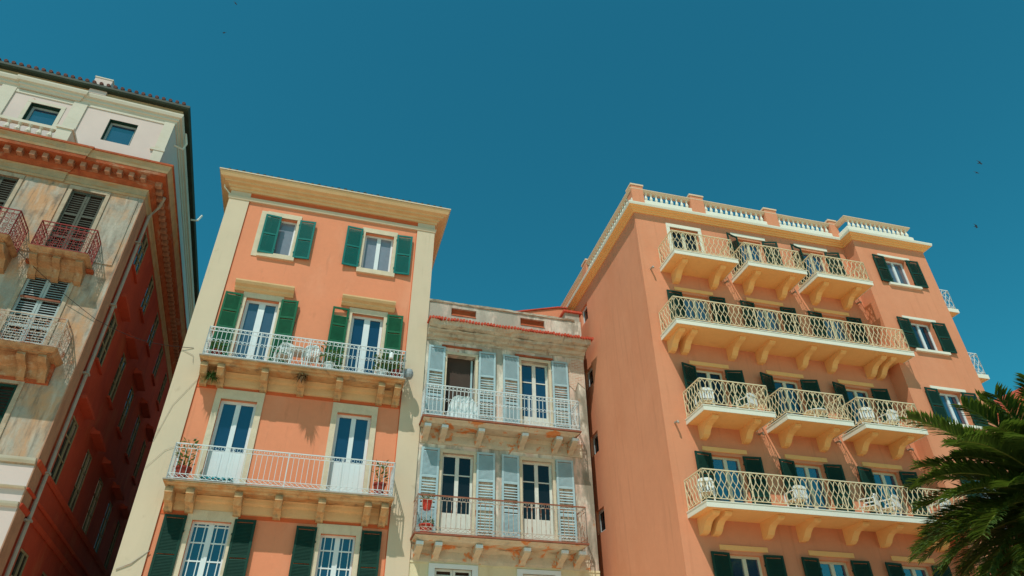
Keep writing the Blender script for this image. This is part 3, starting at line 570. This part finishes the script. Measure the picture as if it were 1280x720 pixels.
        obj('balcony_frieze',MB().rough_u([(0,zb-.5),(.04,zb-.5),(.06,zb-.42),(.05,zb-.2),(.1,zb-.12),(.12,zb-.07),(0,zb-.06)],.03,5.4,.012,.12,int(zb)),M['c_stone'],r)
building_c()

# ================================================================ BUILDING D : salmon apartment block
def building_d():
    F=FD; r=F.root('salmon_apartment_block','salmon apartment block with ivory lattice balconies, roof balustrade and dark green shutters','apartment block')
    X1,W,BO,D0=9.37,12.8,.6,22; f=lambda a,d,z:(a,-d,z)
    dc=(1.96,4.87,7.74); hw=.52
    tops=(18.58,15.45,12.42,9.38,6.42); bots=(16.48,13.5,10.46,7.5,4.3)
    holes=[(c-hw if not(c==1.96 and t==18.58) else 1.41,c+hw if not(c==1.96 and t==18.58) else 2.62,b,t) for t,b in zip(tops,bots) for c in dc]
    bw=[(10.58,11.6,z0,z1) for z0,z1 in ((17.1,18.35),(14.1,15.35),(11.15,12.38),(7.5,9.38),(5.1,6.4))]
    w=MB().wall(f,0,X1,-1,19.2,holes,.25)
    w.wall(lambda a,d,z:(a,BO-d,z),X1,W,-1,19.2,bw,.25)
    w.add([(X1,0,-1),(X1,BO,-1),(X1,BO,19.2),(X1,0,19.2)],[(0,1,2,3)])
    w.add([(W,BO,-1),(W,-D0,-1),(W,-D0,19.2),(W,BO,19.2)],[(0,1,2,3)]); w.add([(0,-D0,-1),(W,-D0,-1),(W,-D0,19.2),(0,-D0,19.2)],[(0,1,2,3)])
    sw=[(5.55,6.35,z,z+.85) for z in (17.6,14.45,11.5,8.5,5.5)]
    w.wall(lambda a,d,z:(d,-a,z),0,D0,-1,19.2,sw,.2)
    w.add([(0,0,19.3),(X1,0,19.3),(X1,-D0,19.3),(0,-D0,19.3)],[(0,1,2,3)]); w.add([(X1,BO,19.3),(W,BO,19.3),(W,-D0,19.3),(X1,-D0,19.3)],[(0,1,2,3)])
    obj('wall',w,M['d_wall'],r)
    for a0,a1,z0,z1 in sw: window(r,0,-(a0+a1)/2,z0,a1-a0,z1-z0,-PI/2,'w_frame','gl_dark',recess=.1,fw=.09,leaf=False)
    path=[(0,-D0),(0,0),(X1,0),(X1,BO),(W,BO),(W,-D0)]
    obj('cornice',MB().sweep(path,[(-.1,19.04),(.05,19.04),(.07,19.09),(.12,19.1),(.13,19.15),(.2,19.16),(.21,19.2),(.27,19.22),(-.1,19.22)]),M['d_corn'],r)
    obj('cornice_edge',MB().sweep(path,[(-.1,19.22),(.29,19.22),(.31,19.3),(.31,19.34),(-.1,19.36)]),M['d_white'],r)
    # roof balustrade
    bal=obj('balustrade',MB().sweep([(0.02,-D0),(.02,.0),(X1+.0,.0),(X1+.0,BO),(W-.4,BO),(W-.4,-2)],[(-.1,19.36),(.1,19.36),(.1,19.68),(.08,19.72),(-.1,19.72)]),M['d_white'],r)
    obj('balustrade_rail',MB().sweep([(0.02,-D0),(.02,.0),(X1+.0,.0),(X1+.0,BO),(W-.4,BO),(W-.4,-2)],[(-.1,20.12),(.06,20.12),(.09,20.16),(.11,20.18),(.13,20.21),(.13,20.24),(-.12,20.25)]),M['d_tan'],bal)
    for a,b,o in ((-.04,.46,0),(2.52,3.10,0),(5.90,6.46,0),(8.98,X1-.02,0)):
        pd=obj('pedestal',MB().box(a,b,o-.3,o+.125,19.40,20.38),M['d_wall'],bal); obj('pedestal_cap',MB().box(a-.03,b+.03,o-.33,o+.155,20.38,20.45),M['d_tan'],pd)
    for y in (5,10.5,16): 
        pd=obj('pedestal',MB().box(-.105,.3,-y-.5,-y,19.40,20.38),M['d_wall'],bal); obj('pedestal_cap',MB().box(-.135,.33,-y-.53,-y+.03,20.38,20.45),M['d_tan'],pd)
    bm=baluster_mb(.40).mesh('baluster',M['d_white'])
    def run(u0,u1,o):
        n=round((u1-u0)/.225)
        for k in range(n): obj('baluster',bm,None,bal,(u0+(u1-u0)*(k+.5)/n,o,19.72))
    run(.5,2.5,0); run(3.12,5.88,0); run(6.5,8.96,0); run(X1+.02,W-.35,BO)
    for y0,y1 in ((.35,5.0),):
        n=round((y1-y0)/.225)
        for k in range(n): obj('baluster',bm,None,bal,(.02,-(y0+(y1-y0)*(k+.5)/n),19.72))
    # doors, lintels, shutters
    for i,(t,b) in enumerate(zip(tops,bots)):
        for c in dc:
            wd=1.21 if (i==0 and c==1.96) else 2*hw; cc=2.015 if (i==0 and c==1.96) else c
            dk=(i==0 and c==1.96) or (i==2 and c==1.96)
            window(r,cc,0,b,round(wd,3),round(t-b,3),0,'w_cream','gl_dark' if dk else 'gl_sky',panel=.12,recess=.14,stile=.12,fw=.07,name='balcony_door')
            if i==0 and c==1.96: surround(r,1.41,2.62,b,t,.14,'d_white',.16)
            else:
                obj('lintel',MB().box(c-hw-.28 if i!=2 else c-hw-.2,c+hw+.22,-.01,.035,t+.10,t+.24),M['d_corn'] if i else M['d_white'],r)
                ang=(16,3,14,7,6)[i]+random.uniform(-2,3)
                z0=b+.02; h=t-b+.0
                shutter(r,c-hw-.03,.05,z0,.60,h,-1,'g_dark',ang,3); shutter(r,c+hw+.03,.05,z0,.60,h,1,'g_dark',ang*.6+2,3)
    for a,b,z0,z1 in bw:
        window(r,(a+b)/2,BO,z0,round(b-a,3),round(z1-z0,3),0,'w_frame','gl_sky',recess=.16,stile=.10,fw=.08)
        obj('lintel',MB().box(a-.24,b+.26,BO-.01,BO+.035,z1+.04,z1+.15),M['d_white'],r)
        if z1-z0<1.5: obj('sill',MB().box(a-.24,b+.24,BO-.01,BO+.1,z0-.16,z0-.06),M['d_white'],r)
        shutter(r,a-.02,BO+.05,z0-.04,.56,z1-z0+.06,-1,'g_dark',3,2); shutter(r,b+.02,BO+.05,z0-.04,.56,z1-z0+.06,1,'g_dark',3,2)
    # balconies
    def balc(u0,u1,zb,brs,par=r,rot=0,at=None,O=1.17,sty='lattice'):
        sl=MB().box(u0+.03,u1-.03,0.0,O-.03,zb,zb+.16)
        bb=obj('balcony',sl,M['d_corn'],par)
        obj('fascia',MB().sweep([(u0+.03,0.0),(u0+.03,O-.03),(u1-.03,O-.03),(u1-.03,0.0)],[(0.0,zb-.012),(.03,zb-.012),(.03,zb+.13),(.045,zb+.14),(.045,zb+.165),(0.0,zb+.17)]),M['d_white'],bb)
        obj('railing',railing([(u0+.06,.03),(u0+.06,O-.06),(u1-.06,O-.06),(u1-.06,.03)],zb+.16,zb+1.09,sty),M['d_rail'],bb)
        for u in brs:
            obj('bracket',meshof(('brD',),lambda:bracket([(0,0),(.93,0),(.95,-.03),(.94,-.09),(.86,-.13),(.66,-.15),(.50,-.19),(.38,-.28),(.28,-.40),(.16,-.46),(0,-.47)],.22),M['d_corn']),None,bb,(u,0,zb))
        return bb
    for k,(a,b) in enumerate(((.72,3.25),(3.65,6.09),(6.52,8.95))): balc(a,b,16.31,(a+.52,b-.5))
    balc(.33,9.58,13.34,(.63,1.09,2.87,4.0,5.62,6.8,8.45,8.86))
    for k,(a,b) in enumerate(((.75,3.22),(3.63,6.05),(6.48,8.86))): balc(a,b,10.31,(a+.5,b-.5))
    balc(.3,9.55,7.36,(.7,1.08,2.75,3.95,5.58,6.78,8.45,8.86))
    for u,z in ((.34,16.33),(3.32,16.2),(6.18,16.2),(9.06,16.2),(.36,10.3),(3.32,10.2),(6.18,10.2),(9.0,10.2)):
        obj('drain_spout',meshof(('spout',),lambda:MB().tube([(0,-.02,.03),(.0,.2,0),(.0,.22,-.07)],.035,6),M['pipe']),None,r,(u,0,z))
    # small balconies on the far right side wall
    for z in (16.31,13.34,10.31):
        bb=obj('balcony',MB().box(W,W+.80,-2.4,.32,z,z+.16),M['d_corn'],r)
        obj('fascia',MB().sweep([(W,.33),(W+.80,.33),(W+.80,-2.41),(W,-2.41)],[(0.0,z-.012),(.03,z-.012),(.03,z+.16),(0,z+.17)]),M['d_white'],bb)
        obj('railing',railing([(W+.02,.30),(W+.78,.30),(W+.78,-2.38),(W+.02,-2.38)],z+.16,z+1.09,'lattice'),M['white_iron'],bb)
building_d()

# ================================================================ houses further back
def back_houses():
    e=bpy.data.objects.new('red_roof_house',None); COL.objects.link(e); e.location=(22.8,30,0); e.rotation_euler.z=R(20)
    tag(e,'distant peach house with a red sloping eave behind the palm at the right','house')
    obj('wall',MB().box(1.4,14,-8,-.5,0,15.6),M['b_wall'],e)
    rf=MB().prism_o([(-1.0,14.0),(3.9,16.9),(8.8,14.2),(8.8,14.5),(3.9,17.3),(-1.0,14.35)],-9,.2)
    obj('roof',rf,M['c_red'],e)
    obj('gable',MB().prism_o([(1.4,15.5),(6.6,15.5),(3.9,16.85)],-8,-.5),M['b_wall'],e)
back_houses()

# ================================================================ things on the balconies
def chair(F,at,rot,label):
    r=F.root('plastic_chair',label,'chair',at,rot,'white plastic chairs on the salmon block balconies')
    k='chair'
    if k not in cache:
        s=MB().prism_u([(-.22,.40),(.22,.42),(.23,.44),(-.22,.43)],-.22,.22)
        b=MB().box(-.22,-.17,-.25,-.21,.42,.71).box(.17,.22,-.25,-.21,.42,.71).prism_o([(-.22,.70),(.22,.70),(.18,.77),(.08,.80),(-.08,.80),(-.18,.77)],-.27,-.23)
        for x in (-.12,-.04,.04,.12): b.box(x-.026,x+.026,-.25,-.22,.44,.71)
        l=MB().tube([(0,0,.42),(0,.02,0)],.028,6,r1=.02)
        a=MB().tube([(0,-.22,.64),(0,.18,.65),(0,.21,.60),(0,.22,.42)],.022,6)
        cache[k]=(s.mesh('seat',M['plastic']),b.mesh('backrest',M['plastic']),l.mesh('leg',M['plastic']),a.mesh('armrest',M['plastic']))
    s,b,l,a=cache[k]
    obj('seat',s,None,r); obj('backrest',b,None,r)
    for x in (-.19,.19):
        obj('armrest',a,None,r,(x*1.2,0,0))
        for y in (-.19,.19): obj('leg',l,None,r,(x,y,0))
    return r
zt2=7.53; zt3=10.48; zt5=16.48
chair(FD,(.75,0.52,zt2),R(150),'slatted white plastic chair at the left end of the lowest long lattice balcony')
chair(FD,(3.7,0.54,zt2),R(180),'round backed white plastic chair between first and second doors of the lowest long balcony')
chair(FD,(6.35,0.44,zt2),R(215),'white plastic chair left of the pair by the third door of the lowest long balcony')
chair(FD,(7.05,0.47,zt2),R(205),'white plastic chair right of the pair by the third door of the lowest long balcony')
chair(FD,(8.9,0.54,zt2),R(180),'white plastic chair at the right end of the lowest long balcony behind palm fronds')
chair(FD,(1.25,0.52,zt3),R(170),'white plastic chair left on the left small lattice balcony of the middle row')
chair(FD,(2.75,0.50,zt3),R(200),'white plastic chair right on the left small lattice balcony of the middle row')
chair(FD,(7.2,0.48,zt3),R(160),'white plastic chair beside the door on the right small balcony of the middle row')
chair(FD,(8.1,0.52,zt3),R(185),'white plastic chair by the end rail on the right small balcony of the middle row')
def table(F,at,label,s=1):
    r=F.root('plastic_table',label,'table',at)
    obj('tabletop',MB().lathe((0,0,.5*s),[(.30,0),(.36,.02),(.36,.04),(.0,.045)],14),M['plastic'],r)
    for x,y in ((-.2,-.2),(.2,-.2),(.2,.2),(-.2,.2)): obj('leg',MB().tube([(x*.8,y*.8,.5*s),(x,y,0)],.022,6),M['plastic'],r)
table(FD,(5.0,.80,zt3),'round white plastic table on the middle small lattice balcony of the middle row',.6)
table(FB,(3.35,.45,11.47),'round white plastic table in the middle of the upper peach house balcony',1.2)
def armchair_b(at,rot,label):
    r=FB.root('garden_chair',label,'chair',at,rot)
    for nm,me in zip(('seat','backrest'),cache['chair'][:2]): obj(nm,me,None,r)
    for x in (-.19,.19):
        obj('armrest',cache['chair'][3],None,r,(x*1.2,0,0))
        for y in (-.19,.19): obj('leg',cache['chair'][2],None,r,(x,y,0))
armchair_b((3.85,.45,11.47),R(160),'white garden chair right of the table on the upper peach house balcony')
armchair_b((2.95,.40,11.47),R(200),'white garden chair left of the table on the upper peach house balcony')
def leaves(b,c,rad,h,n,ln=.12,wd=.03,up=.5,rg=random):
    for _ in range(n):
        a=rg.uniform(0,2*PI); rr=rad*math.sqrt(rg.random()); zz=c[2]+h*rg.random(); p=Vector((c[0]+rr*math.cos(a),c[1]+rr*math.sin(a),zz))
        d=Vector((math.cos(a),math.sin(a),rg.uniform(-.4,1)*up*2)).normalized(); s_=d.cross(Vector((rg.uniform(-1,1),rg.uniform(-1,1),1))).normalized()*wd*rg.uniform(.6,1.3); L=d*ln*rg.uniform(.6,1.3)
        b.add([tuple(p),tuple(p+L*.5+s_),tuple(p+L),tuple(p+L*.5-s_)],[(0,1,2,3)])
def pot(F,at,label,pm,h=.28,rad=.15,fh=.5,fr=.18,n=120,lm='leaf',ln=.14,kind='potted_plant',group=None,stems=4):
    r=F.root(kind,label,'plant',at,0,group)
    obj('pot',MB().lathe((0,0,0),[(rad*.7,0),(rad*.95,h*.85),(rad*1.08,h*.86),(rad*1.08,h),(rad*.9,h),(rad*.85,h*.8)],12),M[pm],r)
    s=MB()
    for k in range(stems):
        a=k*2.1; s.tube([(0,0,h*.8),(math.cos(a)*fr*.3,math.sin(a)*fr*.3,h+fh*.5),(math.cos(a)*fr*.6,math.sin(a)*fr*.6,h+fh)],.012,4,r1=.005)
    obj('stem',s,M['rachis'],r)
    b=MB(); leaves(b,(0,0,h),fr,fh,n,ln,.03); obj('foliage',b,M[lm],r)
pot(FB,(1.05,.58,7.79),'tall leafy plant in a dark red pot, left end of the lower peach balcony','terra',.34,.2,.75,.2,110)
pot(FB,(6.28,.58,7.79),'thin spiky plant in a dark red pot, right end of the lower peach balcony','terra',.36,.17,.6,.16,70,ln=.16)
pot(FB,(5.98,.45,11.48),'bushy green plant in a white pot at the right of the upper peach balcony','plastic',.3,.19,.55,.24,200)
pot(FB,(6.42,.5,11.48),'dark red pot with a green shrub, right corner of the upper peach balcony','terra',.34,.16,.5,.2,120)
pot(FB,(4.35,.55,11.48),'low trailing green plant in a white pot left of the upper right peach door','plastic',.3,.16,.5,.3,130)
pot(FB,(1.05,.5,11.48),'small green plant in a dark red pot, left end of the upper peach balcony','terra',.28,.15,.3,.16,70)
pot(FC,(.32,.55,6.84),'bright red pot with a low plant at the left end of the lower weathered balcony','redpot',.26,.2,.15,.2,60,ln=.08)
pot(FC,(.3,.62,7.5),'bright red hanging planter on the left railing of the lower weathered balcony','redpot',.26,.15,.12,.16,50,ln=.07,kind='hanging_planter')
r=FB.root('lantern','small white lantern hanging above the plants at the right of the upper peach balcony','lantern',(6.2,.78,12.1))
obj('lantern_body',MB().lathe((0,0,0),[(.06,0),(.075,.02),(.07,.16),(.05,.2),(.02,.24)],8),M['plastic'],r); obj('hook',MB().tube([(0,0,.22),(0,.02,.32),(0,0,.34)],.008,4),M['black'],r)
r=FB.root('satellite_dish','grey round dish fixed outside the right end of the upper peach house balcony','dish',(6.82,.55,11.75))
obj('dish',MB().lathe((0,0,0),[(.02,-.16),(.11,-.14),(.15,-.04),(.15,.06),(.11,.15),(.03,.18)],12),M['greypot'],r); obj('arm',MB().tube([(-.2,0,-.1),(-.05,0,-.12)],.02,5),M['rust_bar'],r)
# cloths
def cloth(F,name,label,m,u0,u1,o,z0,z1,flat=False,at=None):
    r=F.root(name,label,'cloth',at or (u0,o,z0)); b=MB(); n=26; K=10; rg=random.Random(3)
    for j in range(K+1):
        for i in range(n+1):
            s_=i/n; t=j/K
            u=(u1-u0)*s_; 
            if flat: b.v.append((u,-(.32*t+.03*math.sin(s_*17)),.03+.10*abs(math.sin(s_*13+t*4))*(1-abs(2*t-1))+.05*math.sin(s_*31)**2))
            else: b.v.append((u+.02*math.sin(t*9),-(.05+.03*math.sin(s_*19+t*2)+.02*math.sin(s_*41)),(z1-z0)*t*(1-.9*abs(2*s_-1)**5)+.03*math.sin(s_*11)*(1-t)))
    for j in range(K):
        for i in range(n): a=j*(n+1)+i; b.f.append((a,a+1,a+n+2,a+n+1))
    o_=obj('folded_cloth' if flat else 'hanging_cloth',b,M[m],r); md=o_.modifiers.new('thick','SOLIDIFY'); md.thickness=.02
cloth(FC,'laundry_sheet','white sheet hanging inside the upper railing of the weathered house below the open door','cloth',.72,1.74,.60,10.36,11.16)
cloth(FB,'turquoise_towel','crumpled turquoise towel lying at the foot of the lower left peach balcony door','cyan',1.55,2.35,.42,7.79,7.9,True)
cloth(FD,'white_towel','crumpled white towel on the floor of the upper left small salmon balcony','cloth',1.3,2.35,.75,16.49,16.6,True)
cloth(FD,'cushion_cover','small white cushion cover at the left end of the upper long salmon balcony','cloth',.5,.75,.65,13.51,13.6,True)
# self sown ferns on brackets
def fern(at,label,rad,n,m):
    r=FB.root('wall_fern',label,'plant',at); b=MB(); rg=random.Random(int(at[0]*10))
    for _ in range(n):
        a=rg.uniform(0,2*PI); e=rg.uniform(-.9,.5); d=Vector((math.cos(a),abs(math.sin(a))*.9,e)).normalized(); L=rad*rg.uniform(.5,1.1); sd=d.cross(Vector((0,0,1))).normalized()*.012
        p=Vector((0,0,0)); q=p+d*L*.5+Vector((0,0,.03)); t=q+d*L*.5+Vector((0,0,-.18*L/.4))
        b.add([tuple(p-sd),tuple(p+sd),tuple(q+sd),tuple(q-sd)],[(0,1,2,3)]); b.add([tuple(q-sd),tuple(q+sd),tuple(t)],[(0,1,2)])
    obj('frond_cluster',b,M[m],r)
fern((3.62,.62,11.15),'dry brown fern growing on the middle bracket under the upper peach balcony',.34,170,'leaf_dry')
fern((1.05,.3,11.0),'dark green fern tuft between the two left brackets under the upper peach balcony',.42,150,'leaf')
# overhead cable from the corner house to the peach house
pa=FA.pt(-3.2,.35,14.6); pm_=FA.pt(.03,.05,12.35); pb=FB.pt(.30,.06,12.0)
b=MB()
def seg(p,q,sag,n=8): return [(lambda v:(v.x,-v.y,v.z-sag*math.sin(PI*i/n)))(p.lerp(q,i/n)) for i in range(n+1)]
b.tube(seg(pa,pm_,.12)+seg(pm_,pb,.25)[1:],.009,4)
tag(obj('overhead_cable',b,M['black']),'thin black cable crossing the alley from the corner house to the peach house','cable')

# ================================================================ palm
def palm(c,trunk_r,label):
    r=bpy.data.objects.new('palm_tree',None); COL.objects.link(r); r.location=(c[0],c[1],0); tag(r,label,'palm tree'); H=c[2]
    t=MB(); rg=random.Random(11)
    k=int(H/.14); t.lathe((0,0,0),[(trunk_r*(1.15-.25*min(1,i/k))*(1.05 if i%2 else .93),i*(H-.2)/k) for i in range(k+1)],16)
    t.lathe((0,0,H-.5),[(trunk_r,0),(trunk_r*1.5,.3),(trunk_r*1.4,.6),(.05,.85)],12)
    obj('trunk',t,M['bark'],r)
    N=170
    for i in range(N):
        fr=i/N; az=i*2.39996; el=R(76-128*fr**.75+rg.uniform(-9,9)); L=rg.uniform(2.7,3.4)*(1 if fr>.15 else .8)
        d=Vector((math.cos(az)*math.cos(el),math.sin(az)*math.cos(el),math.sin(el))); p=Vector((0,0,H+.1))+d*.2
        pts=[]; K=16; st=L/K; cur=d.copy(); droop=rg.uniform(.04,.085)
        for j in range(K+1): pts.append(p.copy()); p=p+cur*st; cur=(cur+Vector((0,0,-droop*(.4+j/K)))).normalized()
        rach=MB(); rach.tube([(q.x,-q.y,q.z) for q in pts],.028,5,r1=.005)
        dry=(fr>.80 and i%2==0) or fr>.93
        fo=obj('frond',rach,M['rachis'],r)
        lf=MB(); nl=130
        side=cur.cross(Vector((0,0,1))).normalized()
        for j in range(nl):
            s_=.10+.90*j/nl; x=s_*K; a=int(min(K-1,x)); q=pts[a].lerp(pts[a+1],x-a); tg=(pts[a+1]-pts[a]).normalized(); sd=tg.cross(Vector((0,0,1))).normalized(); up=sd.cross(tg)
            ll=.52*math.sin(PI*min(1,.12+s_*.80))**.6+.10
            for sg in (-1,1):
                dr=(sd*sg*rg.uniform(.62,.85)+tg*rg.uniform(.55,.85)+up*rg.uniform(.05,.42)).normalized(); w=tg.cross(dr).cross(dr).normalized()*.014
                e=q+dr*ll*.6; f_=q+dr*ll*rg.uniform(.9,1.05)+Vector((0,0,-.10*ll))
                w2=dr.cross(Vector((rg.uniform(-.3,.3),rg.uniform(-.3,.3),1))).normalized()*.021
                V=[q-w2*.6,q+w2*.6,e+w2,e-w2,f_]
                n=len(lf.v); lf.v+=[tuple(v) for v in V]; lf.f+=[(n,n+1,n+2,n+3),(n+3,n+2,n+4)]
        obj('leaflets',lf,M['frond_dry' if dry else 'frond'],fo)
palm((11.72,14.2,5.8),.26,'dark feathery palm in front of the salmon block at the right edge')

# ================================================================ birds
def bird(loc,rot,label,span=.5):
    r=bpy.data.objects.new('bird',None); COL.objects.link(r); r.location=loc; r.rotation_euler=rot; tag(r,label,'bird',group='birds in the open sky')
    k=span/.4; b=MB().tube([(0,-.20*k,0),(0,-.08*k,0),(0,.08*k,.0),(0,.17*k,0)],.045*k,6,r1=.012*k); obj('body',b,M['bird'],r)
    for sg in (-1,1):
        w=MB(); w.prism_z([(0,.06),(sg*span*.45,.08),(sg*span,-.10),(sg*span*.5,-.02),(0,-.05)],-.006,.006); o=obj('wing',w,M['bird'],r); o.rotation_euler.y=-sg*.22
bird((27.7,28.7,30.4),(R(40),R(10),R(35)),'dark bird highest of three gliding in the right part of the sky',.26)
bird((27.5,29.0,29.9),(R(40),R(10),R(20)),'dark bird just below the highest one at the right of the sky',.18)
bird((27.4,30.8,27.3),(R(40),R(20),R(50)),'small dark bird lowest of three at the right of the sky',.20)
bird((-16.9,24.1,37.0),(R(30),0,R(-20)),'tiny dark bird in the upper left of the sky',.11)
bird((-16.2,23.1,38.4),(R(30),0,R(70)),'tiny dark bird at the very top left edge of the sky',.13)

# ================================================================ ground
g=bpy.data.meshes.new('ground'); S=600; g.from_pydata([(-S,-S,0),(S,-S,0),(S,S,0),(-S,S,0)],[],[(0,1,2,3)]); g.materials.append(M['ground'])
go=bpy.data.objects.new('ground',g); COL.objects.link(go); tag(go,'pale stone paved ground in front of the houses',None,kind='structure')

# ================================================================ light, sky, camera
L=Vector((.33,1.114,-1.72)).normalized()
sun=bpy.data.lights.new('sun','SUN'); sun.energy=3.5; sun.angle=R(.53); sun.color=(1,.95,.87)
so=bpy.data.objects.new('sun',sun); COL.objects.link(so); so.rotation_euler=L.to_track_quat('-Z','Y').to_euler(); so.location=(-10,-20,40)
wd=bpy.data.worlds.new('World'); sc.world=wd; wd.use_nodes=True; nt=wd.node_tree
sky=nt.nodes.new('ShaderNodeTexSky'); sky.sky_type='NISHITA'; sky.sun_disc=False
sky.sun_elevation=math.asin(-L.z); sky.sun_rotation=math.atan2(-L.x,-L.y); sky.altitude=0; sky.air_density=1.0; sky.dust_density=.3; sky.ozone_density=2.2
bg=nt.nodes['Background']; tv=nt.nodes.new('ShaderNodeVectorMath'); tv.operation='MULTIPLY'; tv.inputs[1].default_value=(.115,.755,.67); nt.links.new(sky.outputs[0],tv.inputs[0]); nt.links.new(tv.outputs[0],bg.inputs[0]); bg.inputs[1].default_value=.15
cam=bpy.data.cameras.new('camera'); co=bpy.data.objects.new('camera',cam); COL.objects.link(co); sc.camera=co
cam.sensor_width=36; cam.lens=36*846.738/1280; cam.clip_end=3000
p,rr=.61007722,-.00761529
Fw=Vector((0,math.cos(p),math.sin(p))); U=Vector((0,-math.sin(p),math.cos(p))); X=Vector((1,0,0))
xr=math.cos(rr)*X+math.sin(rr)*U; yu=math.cos(rr)*U-math.sin(rr)*X
co.matrix_world=Matrix(((xr.x,yu.x,-Fw.x,EYE.x),(xr.y,yu.y,-Fw.y,EYE.y),(xr.z,yu.z,-Fw.z,EYE.z),(0,0,0,1)))
sc.view_settings.view_transform='Standard'; sc.view_settings.look='None'; sc.view_settings.exposure=0; sc.view_settings.gamma=1; sc.view_settings.use_curve_mapping=False
sc.render.engine='CYCLES'; sc.cycles.max_bounces=6; sc.cycles.use_denoising=True
